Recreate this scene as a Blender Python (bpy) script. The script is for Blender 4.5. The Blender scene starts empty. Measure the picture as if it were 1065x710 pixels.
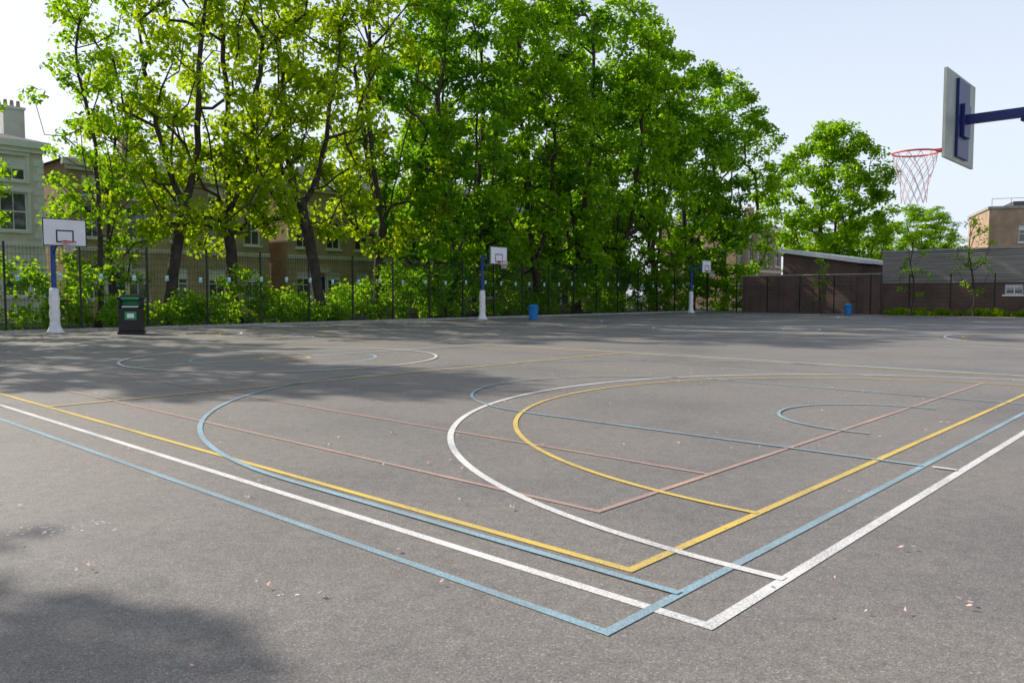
import bpy, math, random
import numpy as np
from mathutils import Vector, Matrix

random.seed(7)
SC = bpy.context.scene
SC.view_settings.view_transform = 'Standard'
SC.view_settings.look = 'None'
SC.view_settings.exposure = 0
SC.view_settings.gamma = 1

# ------------------------------------------------------------------ frames
TH = math.radians(47.3)               # court axis a (right/away)
RA = (math.cos(TH), math.sin(TH))
LB = (-math.sin(TH), math.cos(TH))
def C(a, b, z=0.0):
    return Vector((RA[0]*a+LB[0]*b, RA[1]*a+LB[1]*b, z))
ROT_B = TH                 # local x = a, local y = b
ROT_A = TH-math.pi/2       # local x = -b, local y = a

# ------------------------------------------------------------------ materials
def new_mat(name):
    m = bpy.data.materials.new(name); m.use_nodes = True
    nt = m.node_tree; nt.nodes.clear()
    out = nt.nodes.new('ShaderNodeOutputMaterial')
    return m, nt, out
def N(nt, t, **kw):
    n = nt.nodes.new(t)
    for k, v in kw.items():
        setattr(n, k, v)
    return n
def ramp(nt, stops):
    r = nt.nodes.new('ShaderNodeValToRGB')
    el = r.color_ramp.elements
    while len(el) > 1: el.remove(el[-1])
    el[0].position = stops[0][0]; el[0].color = (*stops[0][1], 1)
    for p, c in stops[1:]:
        e = el.new(p); e.color = (*c, 1)
    return r
def simple(name, col, rough=0.6, var=0.15, scale=4.0, bump=0.0, metal=0.0, spec=0.4, bscale=40):
    m, nt, out = new_mat(name)
    bs = N(nt, 'ShaderNodeBsdfPrincipled')
    bs.inputs['Roughness'].default_value = rough
    bs.inputs['Metallic'].default_value = metal
    bs.inputs['Specular IOR Level'].default_value = spec
    tc = N(nt, 'ShaderNodeTexCoord')
    no = N(nt, 'ShaderNodeTexNoise'); no.inputs['Scale'].default_value = scale; no.inputs['Detail'].default_value = 5
    nt.links.new(tc.outputs['Object'], no.inputs['Vector'])
    d = tuple(max(0, c*(1-var)) for c in col); l = tuple(min(1, c*(1+var)) for c in col)
    r = ramp(nt, [(0.3, d), (0.7, l)])
    nt.links.new(no.outputs['Fac'], r.inputs['Fac'])
    nt.links.new(r.outputs['Color'], bs.inputs['Base Color'])
    if bump > 0:
        n2 = N(nt, 'ShaderNodeTexNoise'); n2.inputs['Scale'].default_value = bscale; n2.inputs['Detail'].default_value = 3
        nt.links.new(tc.outputs['Object'], n2.inputs['Vector'])
        b = N(nt, 'ShaderNodeBump'); b.inputs['Strength'].default_value = bump; b.inputs['Distance'].default_value = 0.02
        nt.links.new(n2.outputs['Fac'], b.inputs['Height']); nt.links.new(b.outputs['Normal'], bs.inputs['Normal'])
    nt.links.new(bs.outputs[0], out.inputs[0])
    return m

def asphalt_mat():
    m, nt, out = new_mat('asphalt')
    bs = N(nt, 'ShaderNodeBsdfPrincipled'); bs.inputs['Roughness'].default_value = 0.66
    bs.inputs['Specular IOR Level'].default_value = 0.4
    g = N(nt, 'ShaderNodeNewGeometry')
    vo = N(nt, 'ShaderNodeTexVoronoi'); vo.inputs['Scale'].default_value = 150
    nt.links.new(g.outputs['Position'], vo.inputs['Vector'])
    sep = N(nt, 'ShaderNodeSeparateColor'); nt.links.new(vo.outputs['Color'], sep.inputs[0])
    r1 = ramp(nt, [(0.0, (0.138, 0.125, 0.113)), (0.5, (0.218, 0.198, 0.179)), (0.93, (0.268, 0.245, 0.223)), (1.0, (0.42, 0.385, 0.35))])
    nt.links.new(sep.outputs[0], r1.inputs['Fac'])
    n1 = N(nt, 'ShaderNodeTexNoise'); n1.inputs['Scale'].default_value = 0.35; n1.inputs['Detail'].default_value = 8; n1.inputs['Roughness'].default_value = 0.62
    nt.links.new(g.outputs['Position'], n1.inputs['Vector'])
    r2 = ramp(nt, [(0.3, (0.74, 0.75, 0.79)), (0.52, (1, 1, 1)), (0.75, (1.10, 1.06, 1.00))])
    nt.links.new(n1.outputs['Fac'], r2.inputs['Fac'])
    mx = N(nt, 'ShaderNodeMix', data_type='RGBA', blend_type='MULTIPLY'); mx.inputs[0].default_value = 1
    nt.links.new(r1.outputs[0], mx.inputs[6]); nt.links.new(r2.outputs[0], mx.inputs[7])
    n3 = N(nt, 'ShaderNodeTexNoise'); n3.inputs['Scale'].default_value = 9; n3.inputs['Detail'].default_value = 7; n3.inputs['Roughness'].default_value = 0.65
    nt.links.new(g.outputs['Position'], n3.inputs['Vector'])
    r3 = ramp(nt, [(0.3, (0.82, 0.82, 0.83)), (0.5, (1, 1, 1)), (0.7, (1.12, 1.10, 1.08))])
    nt.links.new(n3.outputs['Fac'], r3.inputs['Fac'])
    mx2 = N(nt, 'ShaderNodeMix', data_type='RGBA', blend_type='MULTIPLY'); mx2.inputs[0].default_value = 1
    nt.links.new(mx.outputs[2], mx2.inputs[6]); nt.links.new(r3.outputs[0], mx2.inputs[7])
    nt.links.new(mx2.outputs[2], bs.inputs['Base Color'])
    n4 = N(nt, 'ShaderNodeTexNoise'); n4.inputs['Scale'].default_value = 160; n4.inputs['Detail'].default_value = 2
    nt.links.new(g.outputs['Position'], n4.inputs['Vector'])
    b = N(nt, 'ShaderNodeBump'); b.inputs['Strength'].default_value = 0.45; b.inputs['Distance'].default_value = 0.0035
    nt.links.new(n4.outputs['Fac'], b.inputs['Height']); nt.links.new(b.outputs['Normal'], bs.inputs['Normal'])
    nt.links.new(bs.outputs[0], out.inputs[0])
    return m

def paint_mat(name, col, wear=0.5):
    m, nt, out = new_mat(name)
    bs = N(nt, 'ShaderNodeBsdfPrincipled'); bs.inputs['Roughness'].default_value = 0.75
    bs.inputs['Specular IOR Level'].default_value = 0.3
    g = N(nt, 'ShaderNodeNewGeometry')
    n1 = N(nt, 'ShaderNodeTexNoise'); n1.inputs['Scale'].default_value = 80; n1.inputs['Detail'].default_value = 4; n1.inputs['Roughness'].default_value = 0.7
    nt.links.new(g.outputs['Position'], n1.inputs['Vector'])
    n2 = N(nt, 'ShaderNodeTexNoise'); n2.inputs['Scale'].default_value = 1.2; n2.inputs['Detail'].default_value = 4
    nt.links.new(g.outputs['Position'], n2.inputs['Vector'])
    ad = N(nt, 'ShaderNodeMath', operation='MULTIPLY_ADD'); ad.inputs[1].default_value = 0.55
    nt.links.new(n2.outputs['Fac'], ad.inputs[0]); nt.links.new(n1.outputs['Fac'], ad.inputs[2])
    t = 0.95-0.25*wear
    worn = tuple(0.21*0.52+c*0.40 for c in col)
    r = ramp(nt, [(t-0.16, col), (t, tuple(c*0.84+0.035 for c in col)), (t+0.12, worn)])
    nt.links.new(ad.outputs[0], r.inputs['Fac'])
    nt.links.new(r.outputs[0], bs.inputs['Base Color'])
    n4 = N(nt, 'ShaderNodeTexNoise'); n4.inputs['Scale'].default_value = 130
    nt.links.new(g.outputs['Position'], n4.inputs['Vector'])
    b = N(nt, 'ShaderNodeBump'); b.inputs['Strength'].default_value = 0.45; b.inputs['Distance'].default_value = 0.0035
    nt.links.new(n4.outputs['Fac'], b.inputs['Height']); nt.links.new(b.outputs['Normal'], bs.inputs['Normal'])
    nt.links.new(bs.outputs[0], out.inputs[0])
    return m

def brick_mat(name, c1, c2, mortar):
    m, nt, out = new_mat(name)
    bs = N(nt, 'ShaderNodeBsdfPrincipled'); bs.inputs['Roughness'].default_value = 0.9
    tc = N(nt, 'ShaderNodeTexCoord'); sp = N(nt, 'ShaderNodeSeparateXYZ'); nt.links.new(tc.outputs['Object'], sp.inputs[0])
    ad = N(nt, 'ShaderNodeMath', operation='ADD'); nt.links.new(sp.outputs[0], ad.inputs[0]); nt.links.new(sp.outputs[1], ad.inputs[1])
    cb = N(nt, 'ShaderNodeCombineXYZ'); nt.links.new(ad.outputs[0], cb.inputs[0]); nt.links.new(sp.outputs[2], cb.inputs[1])
    br = N(nt, 'ShaderNodeTexBrick'); br.inputs['Scale'].default_value = 1.0
    br.inputs['Brick Width'].default_value = 0.225; br.inputs['Row Height'].default_value = 0.075; br.inputs['Mortar Size'].default_value = 0.01
    br.inputs['Color1'].default_value = (*c1, 1); br.inputs['Color2'].default_value = (*c2, 1); br.inputs['Mortar'].default_value = (*mortar, 1)
    nt.links.new(cb.outputs[0], br.inputs['Vector'])
    no = N(nt, 'ShaderNodeTexNoise'); no.inputs['Scale'].default_value = 0.8; no.inputs['Detail'].default_value = 6
    nt.links.new(tc.outputs['Object'], no.inputs['Vector'])
    r = ramp(nt, [(0.3, (0.7, 0.7, 0.7)), (0.7, (1.1, 1.08, 1.05))]); nt.links.new(no.outputs['Fac'], r.inputs['Fac'])
    mx = N(nt, 'ShaderNodeMix', data_type='RGBA', blend_type='MULTIPLY'); mx.inputs[0].default_value = 1
    nt.links.new(br.outputs['Color'], mx.inputs[6]); nt.links.new(r.outputs[0], mx.inputs[7])
    nt.links.new(mx.outputs[2], bs.inputs['Base Color']); nt.links.new(bs.outputs[0], out.inputs[0])
    return m

def leaf_mat(name, dark, light, trans, tf=0.45):
    m, nt, out = new_mat(name)
    g = N(nt, 'ShaderNodeNewGeometry')
    tc = N(nt, 'ShaderNodeTexCoord')
    no = N(nt, 'ShaderNodeTexNoise'); no.inputs['Scale'].default_value = 0.5; no.inputs['Detail'].default_value = 1
    nt.links.new(tc.outputs['Object'], no.inputs['Vector'])
    ma = N(nt, 'ShaderNodeMath', operation='MULTIPLY_ADD'); ma.inputs[1].default_value = 0.45
    nt.links.new(g.outputs['Random Per Island'], ma.inputs[0]); nt.links.new(no.outputs['Fac'], ma.inputs[2])
    r = ramp(nt, [(0.40, dark), (0.95, light)]); nt.links.new(ma.outputs[0], r.inputs['Fac'])
    r2 = ramp(nt, [(0.40, tuple(c*0.6 for c in trans)), (0.95, trans)]); nt.links.new(ma.outputs[0], r2.inputs['Fac'])
    di = N(nt, 'ShaderNodeBsdfDiffuse')
    nt.links.new(r.outputs[0], di.inputs['Color'])
    tr = N(nt, 'ShaderNodeBsdfTranslucent'); nt.links.new(r2.outputs[0], tr.inputs['Color'])
    mx = N(nt, 'ShaderNodeMixShader'); mx.inputs[0].default_value = tf
    nt.links.new(di.outputs[0], mx.inputs[1]); nt.links.new(tr.outputs[0], mx.inputs[2])
    nt.links.new(mx.outputs[0], out.inputs[0])
    return m

def slat_mat():
    m, nt, out = new_mat('weathered_slats')
    bs = N(nt, 'ShaderNodeBsdfPrincipled'); bs.inputs['Roughness'].default_value = 0.8
    tc = N(nt, 'ShaderNodeTexCoord')
    mp = N(nt, 'ShaderNodeMapping'); mp.inputs['Scale'].default_value = (0.35, 0.35, 7)
    nt.links.new(tc.outputs['Object'], mp.inputs[0])
    no = N(nt, 'ShaderNodeTexNoise'); no.inputs['Scale'].default_value = 1.0; no.inputs['Detail'].default_value = 4
    nt.links.new(mp.outputs[0], no.inputs['Vector'])
    r = ramp(nt, [(0.3, (0.24, 0.215, 0.195)), (0.7, (0.42, 0.385, 0.35))]); nt.links.new(no.outputs['Fac'], r.inputs['Fac'])
    nt.links.new(r.outputs[0], bs.inputs['Base Color']); nt.links.new(bs.outputs[0], out.inputs[0])
    return m

def glass_mat():
    m, nt, out = new_mat('window_glass')
    bs = N(nt, 'ShaderNodeBsdfPrincipled'); bs.inputs['Base Color'].default_value = (0.06, 0.07, 0.08, 1)
    bs.inputs['Roughness'].default_value = 0.08; bs.inputs['Specular IOR Level'].default_value = 0.9
    nt.links.new(bs.outputs[0], out.inputs[0])
    return m

M = dict(
    asphalt=asphalt_mat(),
    p_white=paint_mat('white_line_paint', (0.80, 0.78, 0.75), 0.7),
    p_yellow=paint_mat('yellow_line_paint', (0.76, 0.54, 0.11), 0.7),
    p_blue=paint_mat('blue_line_paint', (0.32, 0.51, 0.60), 1.05),
    p_red=paint_mat('red_line_paint', (0.62, 0.38, 0.30), 1.1),
    earth=simple('earth_grass', (0.06, 0.075, 0.03), 0.95, 0.4, 1.5),
    street=simple('street_asphalt', (0.09, 0.09, 0.09), 0.9, 0.2, 1),
    kerb=simple('kerb_concrete', (0.36, 0.35, 0.32), 0.9, 0.2, 3, 0.4),
    bark=simple('bark', (0.060, 0.046, 0.036), 0.95, 0.45, 3, 0.8, bscale=12),
    blue=simple('blue_painted_steel', (0.016, 0.045, 0.28), 0.4, 0.2, 6, spec=0.5),
    navy=simple('navy_painted_steel', (0.008, 0.020, 0.14), 0.45, 0.25, 6, spec=0.4),
    pad=simple('white_padding', (0.80, 0.80, 0.80), 0.6, 0.16, 5, 0.8, bscale=7),
    board=simple('white_backboard', (0.82, 0.82, 0.82), 0.4, 0.04, 3),
    boardgrey=simple('grey_backboard', (0.34, 0.38, 0.33), 0.5, 0.15, 5),
    black=simple('black_plastic', (0.012, 0.012, 0.013), 0.45, 0.3, 5),
    darksteel=simple('dark_green_steel', (0.010, 0.016, 0.013), 0.5, 0.3, 5),
    ring=simple('red_ring_paint', (0.62, 0.06, 0.04), 0.5, 0.15, 10),
    net=simple('white_net_cord', (0.70, 0.60, 0.60), 0.8, 0.12, 20),
    green=simple('green_label', (0.03, 0.30, 0.10), 0.5, 0.1, 5),
    teal=simple('teal_plaque_paint', (0.24, 0.54, 0.50), 0.5, 0.2, 5),
    binblue=simple('blue_bin_plastic', (0.015, 0.18, 0.48), 0.45, 0.15, 5),
    stucco=simple('cream_stucco', (0.76, 0.72, 0.64), 0.85, 0.10, 1.2, 0.2),
    white=simple('white_joinery', (0.86, 0.85, 0.82), 0.6, 0.05, 3),
    slate=simple('roof_slate', (0.11, 0.115, 0.13), 0.7, 0.3, 3, 0.5),
    ybrick=brick_mat('yellow_brick', (0.60, 0.46, 0.26), (0.49, 0.36, 0.20), (0.46, 0.41, 0.33)),
    rbrick=brick_mat('red_brown_brick', (0.17, 0.088, 0.064), (0.12, 0.065, 0.05), (0.17, 0.145, 0.125)),
    tbrick=brick_mat('tan_brick', (0.50, 0.32, 0.20), (0.43, 0.27, 0.165), (0.42, 0.36, 0.30)),
    slats=slat_mat(), glass=glass_mat(),
    petal=simple('petal_pink', (0.70, 0.46, 0.41), 0.8, 0.3, 9),
    leafA=leaf_mat('leaf_bright', (0.070, 0.160, 0.006), (0.205, 0.32, 0.010), (0.70, 0.92, 0.02), 0.54),
    leafB=leaf_mat('leaf_mid', (0.046, 0.138, 0.008), (0.150, 0.290, 0.012), (0.53, 0.87, 0.02), 0.52),
    leafC=leaf_mat('leaf_deep', (0.036, 0.118, 0.010), (0.112, 0.245, 0.015), (0.39, 0.75, 0.025), 0.50),
)

# ------------------------------------------------------------------ mesh builder
class MB:
    def __init__(s): s.v = []; s.f = []; s.m = []; s.mats = []
    def mi(s, mat):
        if mat not in s.mats: s.mats.append(mat)
        return s.mats.index(mat)
    def poly(s, pts, mat):
        i = len(s.v); s.v += [tuple(p) for p in pts]; s.f.append(tuple(range(i, i+len(pts)))); s.m.append(s.mi(mat))
    def box(s, x0, x1, y0, y1, z0, z1, mat, top=None):
        t = top or 0
        i = len(s.v)
        s.v += [(x0,y0,z0),(x1,y0,z0),(x1,y1,z0),(x0,y1,z0),(x0+t,y0+t,z1),(x1-t,y0+t,z1),(x1-t,y1-t,z1),(x0+t,y1-t,z1)]
        k = s.mi(mat)
        for f in [(0,3,2,1),(4,5,6,7),(0,1,5,4),(1,2,6,5),(2,3,7,6),(3,0,4,7)]:
            s.f.append(tuple(i+j for j in f)); s.m.append(k)
    def tube(s, pts, rad, mat, n=10, cap=True, closed=False):
        pts = [Vector(p) for p in pts]; k = s.mi(mat); base = len(s.v); L = len(pts)
        if not hasattr(rad, '__len__'): rad = [rad]*L
        up = None
        for i, p in enumerate(pts):
            if closed: d = pts[(i+1) % L]-pts[i-1]
            else: d = pts[min(i+1, L-1)]-pts[max(i-1, 0)]
            d.normalize()
            if up is None:
                up = Vector((0,0,1)) if abs(d.z) < 0.9 else Vector((1,0,0))
            x = d.cross(up).normalized(); y = x.cross(d).normalized(); up = y
            for j in range(n):
                a = 2*math.pi*j/n
                s.v.append(tuple(p+(x*math.cos(a)+y*math.sin(a))*rad[i]))
        for i in range(L if closed else L-1):
            for j in range(n):
                a = base+i*n+j; b = base+i*n+(j+1) % n
                c = base+((i+1) % L)*n+(j+1) % n; d = base+((i+1) % L)*n+j
                s.f.append((a, b, c, d)); s.m.append(k)
        if cap and not closed:
            s.f.append(tuple(base+j for j in reversed(range(n)))); s.m.append(k)
            s.f.append(tuple(base+(L-1)*n+j for j in range(n))); s.m.append(k)
    def build(s, name, parent=None, loc=(0,0,0), rz=0, smooth=False, bevel=0):
        me = bpy.data.meshes.new(name); me.from_pydata(s.v, [], s.f)
        for m in s.mats: me.materials.append(m)
        me.polygons.foreach_set('material_index', s.m)
        if smooth: me.polygons.foreach_set('use_smooth', [True]*len(s.f))
        me.update()
        o = bpy.data.objects.new(name, me); SC.collection.objects.link(o)
        o.location = loc; o.rotation_euler = (0, 0, rz)
        if parent: o.parent = parent
        if bevel:
            b = o.modifiers.new('bevel', 'BEVEL'); b.width = bevel; b.segments = 2; b.limit_method = 'ANGLE'
        return o
def empty(name, loc=(0,0,0), rz=0):
    o = bpy.data.objects.new(name, None); SC.collection.objects.link(o)
    o.location = loc; o.rotation_euler = (0, 0, rz); o.empty_display_size = 0.3
    return o

# ------------------------------------------------------------------ ground
g = MB(); g.poly([(-900,-900,-0.08),(900,-900,-0.08),(900,1500,-0.08),(-900,1500,-0.08)], M['earth']); g.build('ground')
g = MB(); g.poly([C(-45,-35),C(63,-35),C(63,34.8),C(-45,34.8)], M['asphalt']); g.build('playground_asphalt')
g = MB(); g.poly([C(-60,42,-0.05),C(140,42,-0.05),C(140,48,-0.05),C(-60,48,-0.05)], M['street']); g.build('street_road')
k = MB()
a = -45
while a < 63:
    k.box(a+0.005, a+0.91, 34.8, 34.95, -0.1, 0.11, M['kerb']); a += 0.915
k.build('kerb', loc=(0,0,0), rz=ROT_B, bevel=0.012)

# ------------------------------------------------------------------ court markings
lay = [0]
marks = {}
def strip(pts, w, col, closed=False):
    mb = marks.setdefault(col, MB())
    lay[0] += 1
    z = 0.003+0.0006*(lay[0] % 22)
    n = len(pts); P = [Vector(p) for p in pts]; Lr = []
    for i in range(n):
        if closed: p0, p1, p2 = P[i-1], P[i], P[(i+1) % n]
        else: p0, p1, p2 = P[max(i-1,0)], P[i], P[min(i+1,n-1)]
        d1 = (p1-p0); d2 = (p2-p1)
        if d1.length < 1e-6: d1 = d2
        if d2.length < 1e-6: d2 = d1
        d1.normalize(); d2.normalize()
        n1 = Vector((-d1.y, d1.x)); n2 = Vector((-d2.y, d2.x)); m = (n1+n2)
        m = m/m.length; kk = 1/max(0.3, m.dot(n1))
        Lr.append((p1+m*kk*w/2, p1-m*kk*w/2))
    for i in range(n if closed else n-1):
        A = Lr[i]; B = Lr[(i+1) % n]
        mb.poly([C(A[1].x,A[1].y,z), C(B[1].x,B[1].y,z), C(B[0].x,B[0].y,z), C(A[0].x,A[0].y,z)], M[col])
def arc(ca, cb, r, t0, t1, n=72):
    return [(ca+r*math.cos(t0+(t1-t0)*i/n), cb+r*math.sin(t0+(t1-t0)*i/n)) for i in range(n+1)]
PI = math.pi
def court(off, near=True):
    o = off
    def mir(pts): return [(p[0], 33.4-p[1]) for p in pts]
    def S(pts, w, c, closed=False, both=True):
        pts = [(p[0]+o, p[1]) for p in pts]
        strip(pts, w, c, closed)
        if both: strip(mir(pts), w, c, closed)
    S([(3.2,1.74),(17.2,1.74),(17.2,31.66),(3.2,31.66)], 0.066, 'p_white', True, False)
    S([(2.83,2.04),(17.57,2.04),(17.57,31.36),(2.83,31.36)], 0.055, 'p_blue', True, False)
    S([(3.57,2.42),(16.83,2.42),(16.83,30.98),(3.57,30.98)], 0.058, 'p_yellow', True, False)
    S([(4.4,3.25),(15.3,3.25),(15.3,30.1),(4.4,30.1)], 0.05, 'p_red', True, False)
    S([(5.95,3.25),(5.95,30.1)], 0.045, 'p_red', False, False)
    S([(4.0,1.74)]+[(4.0,1.9)]+arc(10.15,1.9,6.15,PI,0,90)[1:-1]+[(16.3,1.9),(16.3,1.74)], 0.066, 'p_white')
    S(arc(10.2,2.42,5.1,PI,0,90), 0.055, 'p_yellow')
    S([(3.45,2.04),(3.45,5.6)]+arc(10.2,5.6,6.75,PI,0,90)[1:-1]+[(16.95,5.6),(16.95,2.04)], 0.055, 'p_blue')
    S([(7.5,2.04),(7.5,6.6)]+arc(10.1,6.6,2.6,PI,0,50)[1:-1]+[(12.7,6.6),(12.7,2.04)], 0.045, 'p_blue')
    S([(8.85,2.95)]+arc(10.1,3.15,1.25,PI,0,40)+[(11.35,2.95)], 0.045, 'p_blue')
    S([(7.5,1.77),(7.5,1.96)], 0.05, 'p_white')
    S([(3.57,11.7),(16.83,11.7)], 0.05, 'p_yellow')
    S([(3.2,16.7),(17.2,16.7)], 0.05, 'p_white', False, False)
    S(arc(10.2,16.7,3.55,0,2*PI,100)[:-1], 0.066, 'p_white', True, False)
    S(arc(10.2,16.7,2.1,0,2*PI,72)[:-1], 0.075, 'p_blue', True, False)
    S(arc(10.2,16.7,0.55,0,2*PI,40)[:-1], 0.08, 'p_yellow', True, False)
for off in (0, 22.4, 44.6):
    court(off)
for c, mb in marks.items():
    mb.build({'p_white':'white_court_lines','p_yellow':'yellow_court_lines','p_blue':'blue_court_lines','p_red':'red_court_lines'}[c])

# ------------------------------------------------------------------ petals / litter
pt = MB(); rr = random.Random(3)
for i in range(420):
    X = rr.uniform(-10, 10); Y = 2.4+15*rr.random()**1.3
    cnt = rr.randint(2, 4) if rr.random() < 0.15 else 1
    for _ in range(cnt):
        x = X+rr.gauss(0, 0.03); y = Y+rr.gauss(0, 0.03); s = rr.uniform(0.009, 0.020); an = rr.uniform(0, 6.28)
        ca, sa = math.cos(an)*s, math.sin(an)*s
        z = 0.02
        pt.poly([(x-ca, y-sa, z), (x+sa*0.7, y-ca*0.7, z+rr.uniform(0,0.008)), (x+ca, y+sa, z+rr.uniform(0.004,0.016)), (x-sa*0.7, y+ca*0.7, z+rr.uniform(0,0.01))], M['petal'])
pt.build('fallen_petals')
# small dried paint splashes left on the asphalt
sp = MB()
for (cx, cy, n_, sx, sy) in [(-3.0, 5.0, 30, 0.16, 0.05), (-2.75, 5.15, 14, 0.1, 0.03), (-1.15, 3.9, 3, 0.02, 0.02), (2.6, 6.0, 4, 0.05, 0.02)]:
    for _ in range(n_):
        x = cx+rr.gauss(0, sx); y = cy+rr.gauss(0, sy); r0_ = rr.uniform(0.004, 0.014)
        sp.poly([(x+r0_*rr.uniform(0.6,1.6)*math.cos(t*1.047), y+r0_*rr.uniform(0.5,1.1)*math.sin(t*1.047), 0.0022) for t in range(6)], M['p_white'])
sp.build('paint_splashes')

# ------------------------------------------------------------------ basketball goals
def net_mesh(mb, cx, cy, zt, r0, r1, L, th):
    n = 12; rows = 6
    for i in range(n):
        for sgn in (1, -1):
            pts = []
            for j in range(rows+1):
                f = j/rows
                r = r0+(r1-r0)*(f**0.7)+0.012*math.sin(f*7)
                an = 2*math.pi*(i+sgn*j*0.5)/n
                pts.append((cx+r*math.cos(an), cy+r*math.sin(an), zt-L*f+0.008*math.sin(i*2.3+j)))
            mb.tube(pts, th, M['net'], 4, False)
def goal(name, a, b, rz, arm, z0, z1, bw, ring_off, near=False):
    e = empty(name, C(a, b), rz)
    W = bw/2
    p = MB()
    if near:
        p.tube([(0,0,0),(0,0,3.7)], 0.085, M['navy'], 16)
        p.box(-0.25,0.25,-0.25,0.25,0.0,0.03, M['navy'])
    else:
        p.tube([(0,0,0),(0,0,z1-0.55)], 0.085, M['blue'], 14)
        p.tube([(0,0,z1-0.55),(0,0,z1-0.5)], [0.085,0.06], M['blue'], 14)
    p.build('pole', e, smooth=False)
    if not near:
        q = MB(); zs = [0.02,0.12,0.3,0.5,0.8,1.0,1.25,1.5,1.7,1.74]; rs = [0.34,0.27,0.19,0.17,0.19,0.165,0.185,0.17,0.16,0.1]
        q.tube([(0,0,z) for z in zs], rs, M['pad'], 18); q.build('post_padding', e, smooth=True)
    am = MB(); zm = (z0+z1)/2
    ht = 0.05
    am.box(-0.045,0.045,-arm+0.08,0.0,zm-ht,zm+ht, M['navy'] if near else M['blue'])
    am.tube([(0,-0.05,zm-0.75),(0,-arm*0.68,zm-ht)], 0.04, M['navy'] if near else M['blue'], 8)
    am.build('arm', e, bevel=0.006)
    bk = MB()
    if near:
        bk.box(-0.23,0.23,-arm+0.032,-arm+0.062,z0+0.05,z1-0.05, M['navy'])
        bk.box(-0.13,0.13,-arm+0.0625,-arm+0.10,zm-0.2,zm+0.16, M['navy'])
    else:
        bk.box(-0.35,0.35,-arm+0.03,-arm+0.08,z0+0.1,z1-0.1, M['blue'])
    bk.build('backing_frame', e, bevel=0.005)
    bd = MB()
    bd.box(-W,W,-arm,-arm+0.03,z0,z1, M['boardgrey'] if near else M['board'])
    bd.build('backboard', e, bevel=0.004)
    mk = MB(); y = -arm-0.004; t = 0.05
    def fr(x0,x1,zz0,zz1,t):
        mk.box(x0,x1,y,y+0.003,zz0,zz0+t,M['black']); mk.box(x0,x1,y,y+0.003,zz1-t,zz1,M['black'])
        mk.box(x0,x0+t,y,y+0.003,zz0+t,zz1-t,M['black']); mk.box(x1-t,x1,y,y+0.003,zz0+t,zz1-t,M['black'])
    fr(-W+0.003,W-0.003,z0+0.003,z1-0.003,0.04)
    fr(-0.30,0.30,z0+0.14,z0+0.60,0.05)
    mk.build('board_markings', e)
    rg = MB(); R = 0.24; zr = z0+0.17; cy = -arm-ring_off
    rg.tube([(R*math.cos(2*PI*i/36), cy+R*math.sin(2*PI*i/36), zr) for i in range(36)], 0.011, M['ring'], 8, closed=True)
    rg.box(-0.08,0.08,cy+R-0.01,-arm-0.005,zr-0.012,zr+0.012, M['ring'])
    rg.box(-0.07,0.07,-arm-0.02,-arm-0.0045,zr-0.10,zr+0.06, M['ring'])
    rg.build('ring', e)
    nm = MB(); net_mesh(nm, 0, cy, zr-0.012, R, 0.13, 0.56 if near else 0.4, 0.0045 if near else 0.008)
    nm.build('net', e)
    return e
goal('basketball_hoop', 10.10, 0.55, ROT_B+PI, 1.94, 2.97, 3.92, 1.18, 0.44, True)
goal('basketball_hoop', 10.53, 33.4, ROT_B, 1.35, 3.25, 4.27, 1.5, 0.4)
goal('basketball_hoop', 33.2, 33.0, ROT_B, 1.35, 3.2, 4.22, 1.4, 0.4)
goal('basketball_hoop', 56.3, 32.6, ROT_B, 1.35, 3.15, 4.15, 1.35, 0.4)

# ------------------------------------------------------------------ litter bins
def litter_bin(x, y):
    e = empty('litter_bin', (x, y, 0), math.radians(20))
    b = MB()
    b.box(-0.46,0.46,-0.36,0.36,0.0,0.12, M['black'])
    b.box(-0.42,0.42,-0.32,0.32,0.12,1.0, M['black'], 0.01)
    b.box(-0.46,0.46,-0.36,0.36,1.0,1.07, M['black'])
    b.box(-0.42,-0.32,-0.32,0.32,1.07,1.30, M['black']); b.box(0.32,0.42,-0.32,0.32,1.07,1.30, M['black'])
    b.box(-0.32,0.32,0.24,0.32,1.07,1.30, M['black'])
    b.box(-0.46,0.46,-0.36,0.36,1.30,1.40, M['black'])
    b.box(-0.42,0.42,-0.32,0.32,1.40,1.50, M['black'], 0.12)
    b.build('bin_body', e, bevel=0.025)
    l = MB(); l.box(-0.30,0.30,-0.37,-0.361,1.312,1.388, M['green'])
    l.box(-0.2,0.2,-0.337,-0.32,0.55,0.85, M['green']); l.box(-0.12,0.12,-0.345,-0.3375,0.62,0.78, M['board'])
    l.box(-0.28,0.28,-0.368,-0.3605,1.015,1.055, M['board'])
    l.build('bin_labels', e)
    i = MB(); i.box(-0.31,0.31,0.0,0.235,1.075,1.295, M['green']); i.build('liner', e)
litter_bin(-14.4, 30.2)
def blue_bin(x, y, s=1.0):
    e = empty('blue_bin', (x, y, 0))
    b = MB(); b.tube([(0,0,0),(0,0,0.04),(0,0,0.74*s),(0,0,0.75*s)], [0.22*s,0.24*s,0.29*s,0.29*s], M['binblue'], 20); b.build('bin_drum', e)
    r = MB(); r.tube([(0.3*s*math.cos(2*PI*i/24),0.3*s*math.sin(2*PI*i/24),0.75*s) for i in range(24)], 0.025, M['binblue'], 6, closed=True); r.build('rim', e)
    t = MB(); t.tube([(0,0,0.75*s),(0,0,0.83*s),(0,0,0.88*s)], [0.27*s,0.24*s,0.08*s], M['binblue'], 20); t.build('lid', e)
blue_bin(1.25, 46.6, 1.05)
blue_bin(24.2, 57.5, 0.95)

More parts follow.
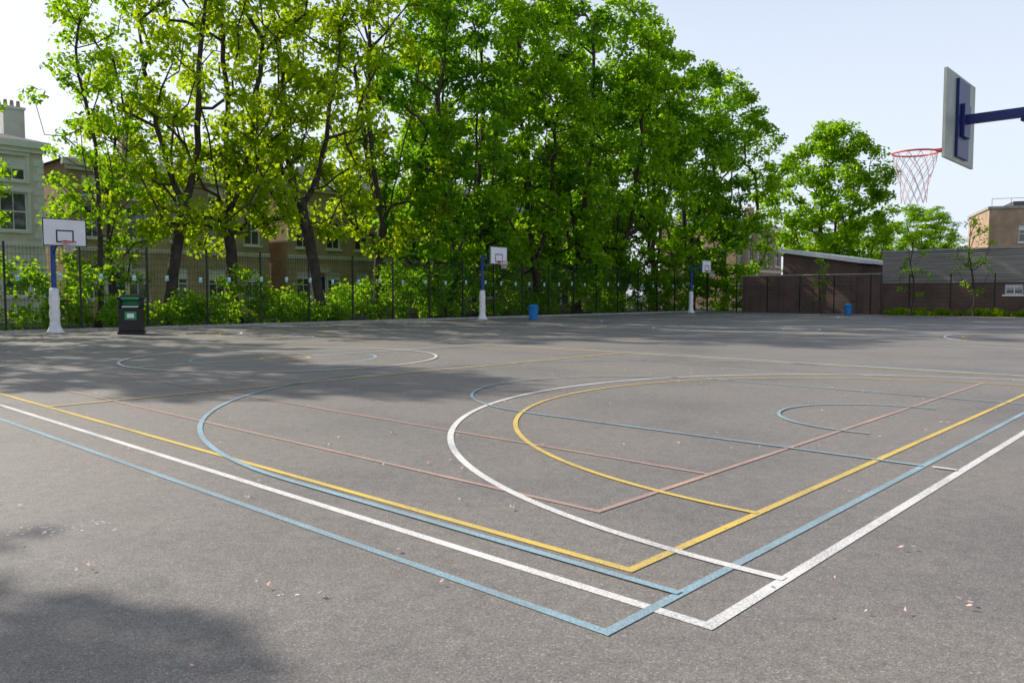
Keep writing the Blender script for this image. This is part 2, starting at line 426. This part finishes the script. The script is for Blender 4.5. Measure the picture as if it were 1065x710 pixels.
# ------------------------------------------------------------------ mesh fences
def mesh_fence(name, L, H, sp, loc, rz, bar=0.13, plaques=False, th=0.006):
    e = empty(name, loc, rz)
    p = MB(); x = 0
    while x <= L+0.01:
        p.box(x-0.035,x+0.035,-0.035,0.035,-0.05,H, M['darksteel']); p.box(x-0.045,x+0.045,-0.045,0.045,H,H+0.03, M['black']); x += sp
    p.build('posts', e)
    w = MB(); x = 0
    while x < L:
        w.box(x-th/2,x+th/2,0.040,0.040+th,0.05,H-0.05, M['darksteel']); x += bar
    for i in range(int(H/0.3)+1):
        z = 0.06+i*0.3
        if z < H-0.04: w.box(0,L,0.0485,0.0545,z-0.006,z+0.006, M['darksteel'])
    w.build('mesh_panels', e)
    if plaques:
        q = MB(); x = 9; r = random.Random(5)
        while x < L-2:
            zz = 2.2+r.uniform(-0.05, 0.05)
            q.box(x-0.08,x+0.08,-0.07,-0.05,zz-0.12,zz+0.12, M['teal']); q.box(x-0.05,x+0.05,-0.076,-0.0705,zz+0.02,zz+0.09, M['board']); x += 1.5+r.uniform(-0.2,0.2)
        q.build('plaques', e)
mesh_fence('mesh_fence', 67.5, 3.5, 2.7, C(-4.2+0.05, 35.1), ROT_B, 0.13, True, 0.008)
mesh_fence('mesh_fence', 32.4, 2.9, 2.7, C(62.0, 34.3), ROT_A, 0.2)

# ------------------------------------------------------------------ houses
def facade(mb, x0, x1, z0, z1, wins, wall, y=0.0, dep=0.16):
    xs = sorted(set([x0, x1]+[w[0] for w in wins]+[w[1] for w in wins]))
    zs = sorted(set([z0, z1]+[w[2] for w in wins]+[w[3] for w in wins]))
    for i in range(len(xs)-1):
        for j in range(len(zs)-1):
            cx = (xs[i]+xs[i+1])/2; cz = (zs[j]+zs[j+1])/2
            if any(w[0] < cx < w[1] and w[2] < cz < w[3] for w in wins): continue
            mb.poly([(xs[i],y,zs[j]),(xs[i+1],y,zs[j]),(xs[i+1],y,zs[j+1]),(xs[i],y,zs[j+1])], wall)
    for a0, a1, c0, c1 in wins:
        mb.poly([(a0,y,c0),(a0,y,c1),(a0,y+dep,c1),(a0,y+dep,c0)], wall)
        mb.poly([(a1,y,c0),(a1,y+dep,c0),(a1,y+dep,c1),(a1,y,c1)], wall)
        mb.poly([(a0,y,c0),(a0,y+dep,c0),(a1,y+dep,c0),(a1,y,c0)], wall)
        mb.poly([(a0,y,c1),(a1,y,c1),(a1,y+dep,c1),(a0,y+dep,c1)], wall)
def windows(e, wins, dep=0.16, surround=None, sill=True):
    gl = MB(); fr = MB()
    for n_, (a0, a1, c0, c1) in enumerate(wins):
        gl.poly([(a0,dep,c0),(a1,dep,c0),(a1,dep,c1),(a0,dep,c1)], M['glass'])
        t = 0.08; y0 = dep-0.06; y1 = dep-0.004
        fr.box(a0,a0+t,y0,y1,c0,c1,M['white']); fr.box(a1-t,a1,y0,y1,c0,c1,M['white'])
        fr.box(a0+t,a1-t,y0,y1,c0,c0+t,M['white']); fr.box(a0+t,a1-t,y0,y1,c1-t,c1,M['white'])
        m = (c0+c1)/2; fr.box(a0+t,a1-t,y0+0.01,y1,m-0.035,m+0.035,M['white'])
        mx = (a0+a1)/2
        fr.box(mx-0.025,mx+0.025,y0+0.02,y1,c0+t,m-0.035,M['white']); fr.box(mx-0.025,mx+0.025,y0+0.02,y1,m+0.035,c1-t,M['white'])
        # roller blind part-way down in some windows
        if n_ % 3 != 1:
            h = (0.25+0.35*((n_*37) % 10)/10)*(c1-c0)
            fr.box(a0+t,a1-t,dep-0.004+0.001,dep-0.001,c1-t-h,c1-t,M['white'])
        if sill: fr.box(a0-0.12,a1+0.12,-0.12,-0.002,c0-0.14,c0-0.01,surround or M['white'])
        if surround:
            fr.box(a0-0.16,a0-0.003,-0.05,-0.003,c0,c1+0.003,surround); fr.box(a1+0.003,a1+0.16,-0.05,-0.003,c0,c1+0.003,surround)
            fr.box(a0-0.2,a1+0.2,-0.10,-0.003,c1+0.006,c1+0.22,surround)
    gl.build('window_glass', e); fr.build('window_frames', e)
def house(name, a, b, W, D, H, wall, ncol, floors, trim, roofh=2.2, chim=2, surround=None, hip=True, rz=ROT_B, loc=None, cx0=0.6, cx1=1.6):
    e = empty(name, loc or C(a, b), rz)
    wins = []; cw = W/ncol
    for i in range(ncol):
        cx = cw*(i+0.5)
        for (c0, c1, ww) in floors: wins.append((cx-ww/2, cx+ww/2, c0, c1))
    w = MB(); facade(w, 0, W, -0.1, H, wins, wall)
    w.poly([(W,0,-0.1),(W,D,-0.1),(W,D,H),(W,0,H)], wall); w.poly([(0,0,-0.1),(0,0,H),(0,D,H),(0,D,-0.1)], wall)
    w.poly([(0,D,-0.1),(0,D,H),(W,D,H),(W,D,-0.1)], wall); w.build('walls', e)
    windows(e, wins, surround=surround)
    r = MB(); o = 0.35; hp = min(D/2, W/2)*0.9 if hip else 0
    r.box(-o,W+o,-o,-0.003,H-0.35,H,trim); r.box(-0.15,W+0.15,-0.2,-0.004,H-0.6,H-0.353,trim); r.build('cornice', e)
    r = MB(); A=[(-o,-o,H+0.003),(W+o,-o,H+0.003),(W+o,D+o,H+0.003),(-o,D+o,H+0.003)]; rl=(hp,D/2,H+roofh); rr_=(W-hp,D/2,H+roofh)
    r.poly([A[0],A[1],rr_,rl],M['slate']); r.poly([A[2],A[3],rl,rr_],M['slate']); r.poly([A[1],A[2],rr_],M['slate'] if hip else wall); r.poly([A[3],A[0],rl],M['slate'] if hip else wall)
    r.poly([A[3],A[2],A[1],A[0]],M['slate']); r.build('roof', e)
    c = MB()
    for i in range(chim):
        x = cx0+(W-cx0-cx1)*i/max(1, chim-1)
        c.box(x,x+1.1,D*0.35,D*0.35+0.7,H,H+roofh+0.9,wall); c.box(x-0.06,x+1.16,D*0.35-0.06,D*0.35+0.76,H+roofh+0.903,H+roofh+1.05,trim)
        for j in range(3): c.tube([(x+0.22+j*0.33,D*0.35+0.35,H+roofh+1.053),(x+0.22+j*0.33,D*0.35+0.35,H+roofh+1.45)],[0.12,0.09],M['tbrick'],8)
    c.build('chimneys', e)
    s = MB(); s.box(-0.03,W+0.03,-0.07,-0.003,4.1,4.35,trim)
    if surround:
        z = 0.2; i = 0
        while z < H-0.9:
            q = 0.5 if i % 2 else 0.32
            s.box(W-q,W+0.03,-0.045,-0.004,z,z+0.36,trim) if not (z < 4.36 and z+0.36 > 4.09) else None
            z += 0.40; i += 1
    s.build('string_course', e)
    d = MB(); dx = cw*0.98
    d.box(dx-0.5,dx+0.5,-0.05,-0.004,0.5,2.8,M['navy']); d.box(dx-0.75,dx-0.503,-0.14,-0.003,0.4,3.1,trim); d.box(dx+0.503,dx+0.75,-0.14,-0.003,0.4,3.1,trim); d.box(dx-0.85,dx+0.85,-0.3,-0.003,3.103,3.4,trim)
    d.box(-0.9+dx,0.9+dx,-0.9,-0.15,-0.08,0.38,M['kerb']); d.build('front_door', e)
    return e
house('stucco_house', 3.4, 50, 12.0, 10, 9.9, M['stucco'], 4, [(1.4,3.3,1.3),(5.0,7.1,1.35),(7.75,9.1,1.3)], M['white'], 1.5, 2, M['white'], cx1=0.9)
fl = [(1.2,3.2,1.2),(4.9,6.9,1.2),(7.4,8.6,1.1)]
house('brick_house', 17.0, 51, 13, 10, 9.4, M['ybrick'], 5, fl, M['stucco'], 1.4, 2, cx0=4.5)
house('brick_house', 31.5, 51, 13, 10, 9.6, M['ybrick'], 5, fl, M['stucco'], 2.2, 2)
house('brick_house', 46.0, 51, 13, 10, 9.4, M['tbrick'], 5, fl, M['stucco'], 2.2, 2)
house('brick_house', 60.5, 51, 13, 10, 9.6, M['ybrick'], 5, fl, M['stucco'], 2.2, 2)
house('brick_house', 84, 43, 12, 10, 9.6, M['tbrick'], 5, fl, M['stucco'], 1.8, 2)

# ------------------------------------------------------------------ right boundary: wall, hall, slatted building
e = empty('brick_wall', C(63.0, 31.6), ROT_A)
w = MB(); w.box(0,11.15,0,0.33,-0.1,3.0,M['rbrick']); w.build('wall_panel', e)
w = MB(); w.box(-0.05,11.14,-0.04,0.37,3.003,3.09,M['kerb']); w.build('coping', e)
w = MB()
for i in range(4): w.box(0.4+i*2.9,0.75+i*2.9,-0.11,-0.003,-0.1,2.9,M['rbrick'])
w.build('piers', e)

e = empty('brick_hall', C(66, 29.4), ROT_A)
w = MB(); x0,x1=0,6.3; zl,zr=5.0,4.0
w.poly([(x0,0,-0.1),(x1,0,-0.1),(x1,0,zr),(x0,0,zl)],M['rbrick']); w.poly([(x1,0,-0.1),(x1,8,-0.1),(x1,8,zr),(x1,0,zr)],M['rbrick'])
w.poly([(x0,0,-0.1),(x0,0,zl),(x0,8,zl),(x0,8,-0.1)],M['rbrick']); w.poly([(x0,8,-0.1),(x0,8,zl),(x1,8,zr),(x1,8,-0.1)],M['rbrick']); w.build('walls', e)
w = MB()
def slab(mb,xa,xb,ya,yb,za,zb,t,mat):
    v=[(xa,ya,za),(xb,ya,zb),(xb,yb,zb),(xa,yb,za),(xa,ya,za+t),(xb,ya,zb+t),(xb,yb,zb+t),(xa,yb,za+t)]
    i=len(mb.v); mb.v+=v; kk=mb.mi(mat)
    for f in [(0,3,2,1),(4,5,6,7),(0,1,5,4),(1,2,6,5),(2,3,7,6),(3,0,4,7)]: mb.f.append(tuple(i+j for j in f)); mb.m.append(kk)
slab(w,x0-0.3,x1+0.3,-0.4,8.4,zl+0.08,zr-0.03,0.32,M['white']); w.build('roof_fascia', e)

e = empty('slatted_building', C(63.4, 20.4), ROT_A)
Lh = 30
wins = [(8.0,9.1,1.5,2.2),(13.4,14.5,1.5,2.2)]
w = MB(); facade(w,0,Lh,-0.1,2.3,wins,M['rbrick'])
w.poly([(0,0,-0.1),(0,0,4.5),(0,9,4.5),(0,9,-0.1)],M['rbrick']); w.poly([(0,9,-0.1),(0,9,4.5),(Lh,9,4.5),(Lh,9,-0.1)],M['rbrick']); w.build('walls', e)
windows(e, wins)
w = MB(); w.box(0,Lh,0.02,0.1,2.3,4.6,M['black'])
for i in range(16): w.box(-0.02,Lh,-0.045,-0.003,2.33+i*0.143,2.33+i*0.143+0.112,M['slats'])
w.build('slat_cladding', e)
w = MB(); w.box(-0.1,Lh,-0.1,9.2,4.63,4.75,M['kerb']); w.build('roof', e)
w = MB(); w.box(-1.05,-0.05,-0.3,-0.22,0.0,2.9,M['black']); w.build('side_gate', e)

# tan brick building beyond
e = empty('tan_brick_building', Vector((54.6, 92, 0)), math.radians(-20))
wins = [(3.0+5*i,4.4+5*i,7.4,9.3) for i in range(5)]+[(3.0+5*i,4.4+5*i,3.4,5.2) for i in range(5)]
w = MB(); facade(w,0,26,-0.1,11.2,wins,M['tbrick'])
w.poly([(0,0,-0.1),(0,0,11.2),(0,12,11.2),(0,12,-0.1)],M['tbrick']); w.poly([(0,12,-0.1),(0,12,11.2),(26,12,11.2),(26,12,-0.1)],M['tbrick']); w.poly([(26,0,-0.1),(26,12,-0.1),(26,12,11.2),(26,0,11.2)],M['tbrick']); w.build('walls', e)
windows(e, wins)
w = MB(); w.box(-0.15,26.15,-0.15,12.15,11.203,11.5,M['kerb']); w.box(3,8,3,8,11.503,12.3,M['street']); w.build('roof', e)
w = MB(); 
for i in range(14): w.tube([(0.3+i*1.9,0.3,11.5),(0.3+i*1.9,0.3,12.4)],0.025,M['darksteel'],5)
w.tube([(0.3,0.3,12.4),(25.5,0.3,12.4)],0.025,M['darksteel'],5); w.build('roof_rail', e)

# ------------------------------------------------------------------ foliage
def leaf_cloud(centres, radii, nper, size, rng, flat=0.65):
    idx = np.repeat(np.arange(len(centres)), nper)
    n = len(idx)
    d = rng.normal(size=(n,3)); d /= np.linalg.norm(d,axis=1)[:,None]
    u = rng.random(n)**0.55
    p = centres[idx]+d*(radii[idx]*u)[:,None]*np.array([1,1,flat])
    nrm = rng.normal(size=(n,3))*0.8+np.array([0,0,0.7])+d*0.4
    nrm /= np.linalg.norm(nrm,axis=1)[:,None]
    t = np.cross(nrm, rng.normal(size=(n,3))); t /= np.linalg.norm(t,axis=1)[:,None]
    bt = np.cross(nrm, t)
    s = size*(0.6+0.8*rng.random(n))
    a = t*(s*0.62)[:,None]; b = bt*(s*0.38)[:,None]
    droop = nrm*(s*0.12)[:,None]
    v = np.stack([p-a, p-b*1.0+droop, p+a, p+b*1.0+droop], axis=1).reshape(-1,3)
    return v
def mesh_quads(name, v, mat):
    me = bpy.data.meshes.new(name); n = len(v)//4
    me.vertices.add(len(v)); me.vertices.foreach_set('co', v.astype(np.float32).ravel())
    me.loops.add(n*4); me.loops.foreach_set('vertex_index', np.arange(n*4, dtype=np.int32))
    me.polygons.add(n); me.polygons.foreach_set('loop_start', np.arange(0,n*4,4,dtype=np.int32))
    try: me.polygons.foreach_set('loop_total', np.full(n,4,dtype=np.int32))
    except Exception: pass
    me.materials.append(mat); me.update(calc_edges=True); me.validate()
    return me
def tree_meshes(name, seed, H, R, base, nclump, nper, leaf, mat, forks=1, lean=(0,0), crad=(0.9,1.6), r0=0.03, shell=0.5, low=0.6):
    rng = np.random.default_rng(seed)
    nodes = []; par = []
    def add(p, q): nodes.append(np.array(p, float)); par.append(q); return len(nodes)-1
    cur = add((0,0,-0.1), -1); fh = base*1.0
    steps = max(3, int(fh/0.8)); off = np.zeros(2)
    for i in range(1, steps+1):
        off = off+rng.normal(size=2)*0.06
        f = i/steps
        cur = add((lean[0]*f+off[0], lean[1]*f+off[1], fh*f), cur)
    fk = cur
    for k_ in range(forks):
        an = 2*PI*k_/forks+rng.random()*1.5; out = (0.0 if forks == 1 else R*0.42); c = fk
        p0 = nodes[fk].copy(); top = H*(0.84 if k_ == 0 else rng.uniform(0.62,0.8)); ns = int((top-fh)/0.9); w = np.zeros(2)
        for i in range(1, ns+1):
            f = i/ns; w = w+rng.normal(size=2)*0.13
            sp_ = out*(f**0.75)
            c = add((p0[0]+math.cos(an)*sp_+w[0], p0[1]+math.sin(an)*sp_+w[1], fh+(top-fh)*f), c)
    cen = []
    ph = rng.random(6)*6.28
    tries = 0
    zb = base*low
    while len(cen) < nclump and tries < 20000:
        tries += 1
        f = rng.random(); an = rng.random()*2*PI
        env = R*(math.sin(PI*min(1,(f*0.93+0.05))**0.8)**0.62)
        env *= 1+0.22*math.sin(2*an+ph[0]+f*5)+0.16*math.sin(3*an+ph[1]-f*9)+0.10*math.sin(5*an+ph[2]+f*17)
        q = shell+(1-shell)*rng.random()**0.5 if rng.random() < 0.75 else rng.random()
        rad = env*q
        if rng.random() > (rad/R)**0.6+0.15: continue
        p = np.array([lean[0]+math.cos(an)*rad, lean[1]+math.sin(an)*rad, zb+(H-zb)*f])
        if cen and min(np.linalg.norm(np.array(cen)-p,axis=1)) < crad[0]*0.75: continue
        cen.append(p)
    cen = np.array(cen); axis = np.array([lean[0], lean[1]])
    order = np.argsort(np.linalg.norm(cen[:,:2]-axis,axis=1)+np.abs(cen[:,2]-base-2)*0.15)
    tips = []
    for ci in order:
        p = cen[ci]; A = np.array(nodes)
        dv = p-A; dist = np.linalg.norm(dv,axis=1)
        cost = dist+np.where(dv[:,2] < dist*0.25, 1.5+dist*0.5, 0)+np.where(A[:,2] < base*0.8, 30, 0)
        j = int(np.argmin(cost)); L = dist[j]; ns = max(1, int(L/0.9)); c = j; s = A[j]
        for i in range(1, ns+1):
            f = i/ns
            q = s+(p-s)*f; q[2] -= 0.10*L*math.sin(PI*f)*(1 if rng.random()<0.7 else -0.5)
            if i < ns: q = q+rng.normal(size=3)*0.07*min(L,2)
            c = add(q, c)
        tips.append(c)
    cnt = np.zeros(len(nodes))
    for t in tips: cnt[t] += 1
    for i in range(len(nodes)-1, 0, -1): cnt[par[i]] += cnt[i]
    rad = r0*np.maximum(cnt,0.35)**0.5
    mb = MB()
    children = {}
    for i in range(1, len(nodes)): children.setdefault(par[i], []).append(i)
    stack = [(0, -1)]
    while stack:
        st, pr = stack.pop()
        chain = ([pr] if pr >= 0 else [])+[st]; c = st
        while c in children:
            ch = sorted(children[c], key=lambda q: -cnt[q])
            for o in ch[1:]: stack.append((o, c))
            c = ch[0]; chain.append(c)
        if len(chain) > 1:
            rs = [rad[i] for i in chain]
            if pr >= 0: rs[0] = min(rad[pr]*0.7, rs[1]*1.2)
            if pr < 0: rs[0] = rs[1]*1.5
            mb.tube([nodes[i] for i in chain], rs, M['bark'], 8 if rs[0] > 0.12 else 5, False)
    tm = bpy.data.meshes.new(name+'_wood'); tm.from_pydata(mb.v, [], mb.f); tm.materials.append(M['bark'])
    tm.polygons.foreach_set('use_smooth', [True]*len(mb.f)); tm.update()
    rr2 = crad[0]+(crad[1]-crad[0])*rng.random(len(cen))
    v = leaf_cloud(cen, rr2, nper, leaf, rng)
    return tm, mesh_quads(name+'_leaves', v, mat)
V = {}
V['S1'] = tree_meshes('airy1', 11, 22, 5.0, 6.0, 100, 95, 0.24, M['leafA'], 2, (0.8,0.2), (0.7,1.2), 0.030, 0.45, 0.75)
V['S2'] = tree_meshes('airy2', 12, 22, 5.2, 5.5, 108, 95, 0.24, M['leafA'], 3, (-0.6,0.3), (0.7,1.2), 0.030, 0.4, 0.7)
V['S3'] = tree_meshes('slim', 13, 14, 2.4, 2.5, 60, 60, 0.18, M['leafB'], 1, (0.2,0.0), (0.45,0.8), 0.016, 0.3, 0.7)
V['D1'] = tree_meshes('dense1', 21, 24, 5.2, 4.0, 150, 120, 0.29, M['leafB'], 2, (0.3,0), (0.8,1.35), 0.028, 0.55, 0.5)
V['D2'] = tree_meshes('dense2', 22, 24, 4.7, 4.0, 140, 120, 0.29, M['leafC'], 2, (-0.3,0.2), (0.8,1.35), 0.028, 0.55, 0.45)
V['D3'] = tree_meshes('dense3', 23, 24, 4.9, 3.5, 140, 120, 0.29, M['leafB'], 3, (0.1,0.2), (0.8,1.4), 0.028, 0.55, 0.4)
V['R'] = tree_meshes('round', 24, 18.5, 5.3, 3.0, 190, 130, 0.30, M['leafB'], 3, (0.1,0.2), (0.8,1.4), 0.028, 0.6, 0.6)
V['B'] = tree_meshes('high_crown', 25, 15, 3.0, 8.2, 85, 90, 0.24, M['leafB'], 2, (0.0,0.0), (0.6,1.05), 0.026, 0.4, 0.95)
V['Y'] = tree_meshes('sapling', 31, 6, 1.1, 1.6, 24, 30, 0.12, M['leafB'], 1, (0.1,0), (0.25,0.45), 0.012, 0.2, 0.9)
def tree(kind, a, b, s=1.0, sz=None, rz=0.0, name='deciduous_tree', xy=None):
    loc = Vector((xy[0], xy[1], 0)) if xy else C(a, b)
    e = empty(name, loc, rz); e.scale = (s, s, sz or s)
    for me, nm in zip(V[kind], ('trunk_and_limbs', 'crown')):
        o = bpy.data.objects.new(nm, me); SC.collection.objects.link(o); o.parent = e
T = [('S3',8.0,38,0.9,0.95,0.3),('S3',13.8,38.3,1.0,1.15,2.0),('S3',16.2,41.5,1.0,1.0,4.0),
     ('S1',17.5,39.5,0.9,1.0,0.5),('S2',21.5,40,0.95,1.02,1.7),('S1',25.5,37.8,1.0,1.05,3.3),('S2',30.0,39.0,0.95,1.06,4.2),
     ('D2',34.5,38,0.9,0.98,0.2),('D1',39,39.2,0.95,1.0,1.2),('D3',44,38,0.98,1.02,2.9),('D2',49,38.5,1.05,1.05,4.0),
     ('D1',54.5,38.2,1.0,1.05,5.1),('D3',60,38.5,1.0,1.03,0.9),('D2',65.5,38.0,1.0,0.97,2.2),('D1',71,37.5,0.95,0.93,3.7),
     ('D2',42,45,1.0,0.62,1.0),('D3',57,44.5,1.0,0.62,2.0)]
for kd,a,b,s,sz,r in T: tree(kd,a,b,s,sz,r)
tree('R',0,0,1.0,1.02,2.6,xy=(32.6,82))
tree('D3',0,0,0.9,0.60,0.6,xy=(59,118)); tree('D2',0,0,0.9,0.56,1.6,xy=(50.5,115)); tree('D1',0,0,0.9,0.62,2.6,xy=(66,125)); tree('D3',0,0,0.9,0.5,2.6,xy=(45,118))
tree('Y',60.5,17.5,1.0,0.95,0.2,'young_tree'); tree('Y',60.5,13.6,1.1,1.1,1.2,'young_tree'); tree('Y',60.8,24.0,0.8,0.7,2.2,'young_tree')
# trees standing off to the left: their crowns shade the left edge and near left corner of the court
tree('B',0,0,1.0,1.0,1.0,xy=(-18.8,10.2))
tree('D3',2.5,38.5,0.95,0.86,0.4); tree('D1',-3.5,38.5,0.9,0.74,1.4)

# hedge behind the fence
rng = np.random.default_rng(77)
cs = []; rs = []
for i in range(640):
    a = 2+rng.random()*68; b = 36.0+rng.random()*2.6
    if a > 63.6: b = 31.8+rng.random()*6
    hmax = 1.5+1.0*math.sin(a*0.7)+0.8*math.sin(a*1.9+1)+ (1.4 if a > 30 else 0)
    hmax = max(0.8, hmax)
    z = 0.2+hmax*rng.random(); p = C(a,b,z); cs.append(tuple(p)); rs.append(0.35+0.4*rng.random())
v = leaf_cloud(np.array(cs), np.array(rs), 70, 0.17, rng, 0.9)
o = bpy.data.objects.new('hedge', mesh_quads('hedge', v, M['leafB'])); SC.collection.objects.link(o)
# planting at the foot of the slatted building
cs = []; rs = []
for i in range(150):
    b = 19.5-rng.random()*17; cs.append(tuple(C(61.2+rng.random()*0.7, b, 0.1+0.25*rng.random()))); rs.append(0.2+0.2*rng.random())
v = leaf_cloud(np.array(cs), np.array(rs), 60, 0.12, rng, 0.8)
o = bpy.data.objects.new('grass_border', mesh_quads('grass_border', v, M['leafA'])); SC.collection.objects.link(o)

# ------------------------------------------------------------------ light
EL = math.radians(34.5); hx, hy = -0.85, 0.52
hl = math.hypot(hx, hy); hx /= hl; hy /= hl
sv = Vector((hx*math.cos(EL), hy*math.cos(EL), math.sin(EL)))
sl = bpy.data.lights.new('sun', 'SUN'); sl.energy = 5.0; sl.angle = math.radians(0.5); sl.color = (1.0, 0.93, 0.82)
so = bpy.data.objects.new('sun', sl); SC.collection.objects.link(so); so.location = sv*50
so.rotation_euler = sv.to_track_quat('Z', 'Y').to_euler()
w = bpy.data.worlds.new('World'); SC.world = w; w.use_nodes = True
nt = w.node_tree; nt.nodes.clear()
sky = nt.nodes.new('ShaderNodeTexSky'); sky.sky_type = 'NISHITA'; sky.sun_disc = False
sky.sun_elevation = EL; sky.sun_rotation = math.atan2(hx, hy)
sky.air_density = 1.0; sky.dust_density = 2.2; sky.ozone_density = 1.5; sky.altitude = 20
# low haze: a pale layer that is thick near the horizon and thins towards the zenith
tc = nt.nodes.new('ShaderNodeTexCoord'); sx = nt.nodes.new('ShaderNodeSeparateXYZ')
nt.links.new(tc.outputs['Generated'], sx.inputs[0])
hr = nt.nodes.new('ShaderNodeValToRGB'); hr.color_ramp.interpolation = 'EASE'
hr.color_ramp.elements[0].position = 0.14; hr.color_ramp.elements[0].color = (0.76, 0.76, 0.76, 1)
hr.color_ramp.elements[1].position = 0.75; hr.color_ramp.elements[1].color = (0.13, 0.13, 0.13, 1)
nt.links.new(sx.outputs[2], hr.inputs['Fac'])
hz = nt.nodes.new('ShaderNodeMix'); hz.data_type = 'RGBA'; hz.blend_type = 'MIX'
nt.links.new(hr.outputs['Color'], hz.inputs[0])
hz.inputs[7].default_value = (7.1, 7.7, 8.8, 1)
bg = nt.nodes.new('ShaderNodeBackground'); bg.inputs['Strength'].default_value = 0.136
ow = nt.nodes.new('ShaderNodeOutputWorld')
nt.links.new(sky.outputs[0], hz.inputs[6]); nt.links.new(hz.outputs[2], bg.inputs[0]); nt.links.new(bg.outputs[0], ow.inputs[0])

# ------------------------------------------------------------------ camera
cd = bpy.data.cameras.new('camera'); cam = bpy.data.objects.new('camera', cd); SC.collection.objects.link(cam)
cd.sensor_width = 36; cd.lens = 830/1065*36; cd.clip_end = 4000; cd.clip_start = 0.05
cam.location = (0, 0, 1.5); cam.rotation_euler = (math.radians(90-3.378), 0, 0)
SC.camera = cam
